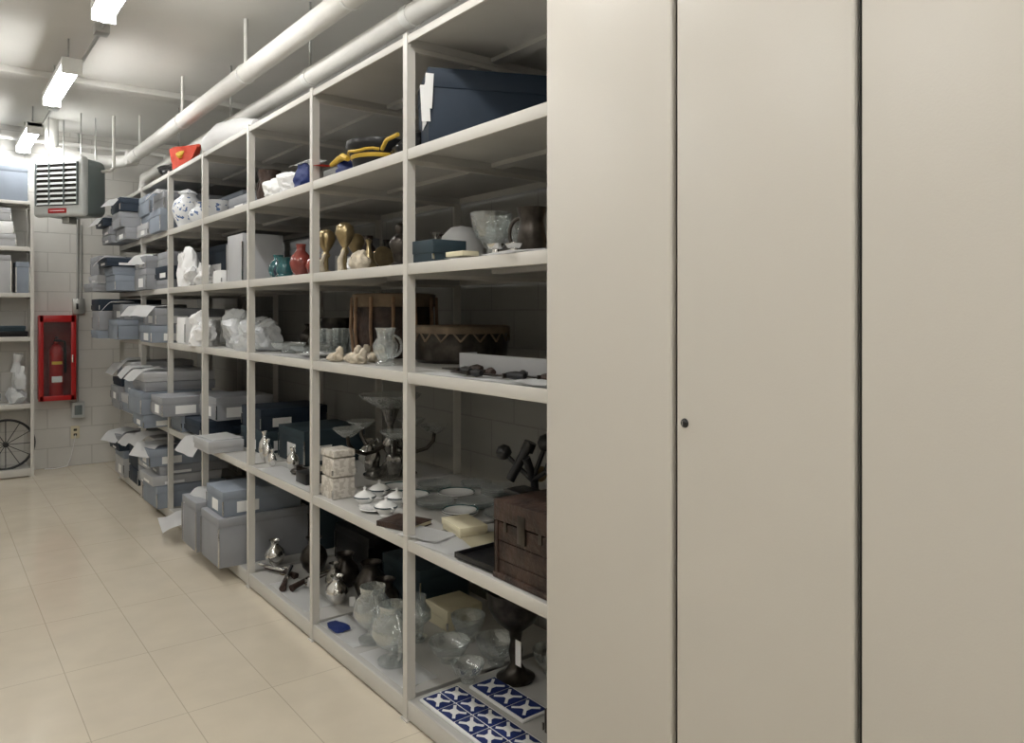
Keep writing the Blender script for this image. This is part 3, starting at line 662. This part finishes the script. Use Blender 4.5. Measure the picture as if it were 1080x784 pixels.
abox(1.60,2.0,5.45,5.85,L2+.13,.16,'grey',label=True) 

# ---- far bays: stacks of archival boxes
cols=['grey','bgrey','lgrey','grey','bgrey','lgrey','grey','grey','bgrey','dblue']
rnd=random.Random(4)
XS={0:[1.42,1.36,1.42,1.44,1.42],1:[1.44,1.40,1.27,1.22,1.32]}
for bi,(ya,yb) in enumerate(((6.31,7.18),(7.23,8.09))):
    for zi,z in enumerate([L1,L2,L3,L4,L5]):
        top=LV[zi+1]-.06
        for (a,c) in ((ya,(ya+yb)/2-.01),((ya+yb)/2+.01,yb)):
            zz=z; n=0
            lim=top-rnd.uniform(.0,.10)
            xs=XS[bi][zi]+rnd.uniform(-.03,.04)
            while zz<lim-.09 and n<4:
                h=min(rnd.choice([.07,.10,.13,.17]),lim-zz)
                x0=xs+rnd.uniform(-.04,.06); 
                abox(x0,x0+.52,a+rnd.uniform(0,.03),c-rnd.uniform(0,.03),zz,h,rnd.choice(cols),rot=rnd.uniform(-1.5,1.5),label=rnd.random()<.5)
                zz+=h+.004; n+=1
            if rnd.random()<.75 and top-zz>.02:
                b=B('tissue_wrap'); b.sheet((xs+.02,(a+c)/2,zz+.004),.30,.28,'whitecloth',rnd.uniform(-20,20),.03,rnd.random()*9,droop=.9,drx=-.02); b.done()
abox(1.36,1.88,5.92,6.27,L2+.125,.14,'grey',label=True); abox(1.50,1.92,5.96,6.26,L2,.12,'bgrey')

# ---- end shelving contents (unit faces -Y, front at Y 8.73)
def eb(x0,x1,z,h,m,lid='same',name='archival_storage_box',**k): abox(x0,x1,8.75,9.03,z,h,m,lid=lid,name=name,**k)
eb(.30,.80,LT+.0,.33,'bgrey')
eb(.40,.70,L5,.12,'lgrey'); eb(.40,.68,L5+.123,.12,'white',None); eb(.42,.66,L5+.246,.12,'lgrey')
eb(.70,.81,L4,.30,'bgrey'); eb(.40,.66,L4,.36,'lgrey')
eb(.2,.8,L3,.05,'black',name='document_case'); eb(.25,.78,L3+.053,.05,'teal',name='document_case')
for i,(x,s) in enumerate(((.70,.2),(.50,.22))):
    b=B('poly_bag_bundle'); b.crumple((x,8.88,L2+E),(.2,.24,.2),'plastic',i+40); b.crumple((x+.02,8.87,L2+.14),(.14,.16,.24),'plastic',i+44); b.tube([(x+.01,8.88,L2+.3),(x+.02,8.88,L2+.4),(x+.03,8.87,L2+.48)],[.05,.03,.045],'plastic',12); b.done(25)
b=B('spoked_wheel'); X,Z=.62,L1+.24; r=.235; y=8.8
b.tube([(X+r*math.cos(t*math.pi/20),y,Z+r*math.sin(t*math.pi/20)) for t in range(41)],.012,'black',10)
for k in range(12):
    a=math.pi*k/6; b.tube([(X,y,Z),(X+r*math.cos(a),y,Z+r*math.sin(a))],.004,'black',6)
b.tube([(X,y-.03,Z),(X,y+.03,Z)],.025,'black',12); b.done(50)

# ------------------------------------------------------------ world + camera
w=bpy.data.worlds.new('room_world'); bpy.context.scene.world=w; w.use_nodes=True
w.node_tree.nodes['Background'].inputs[0].default_value=(.05,.05,.05,1); w.node_tree.nodes['Background'].inputs[1].default_value=.2
cam=bpy.data.cameras.new('camera'); co=bpy.data.objects.new('camera',cam); bpy.context.scene.collection.objects.link(co)
cam.sensor_width=36; cam.lens=27.03; cam.shift_y=-.0574; cam.clip_start=.05
co.location=(0,0,1.585); co.rotation_euler=(R(90),0,R(-37.4))
bpy.context.scene.camera=co
bpy.context.scene.view_settings.view_transform='Standard'
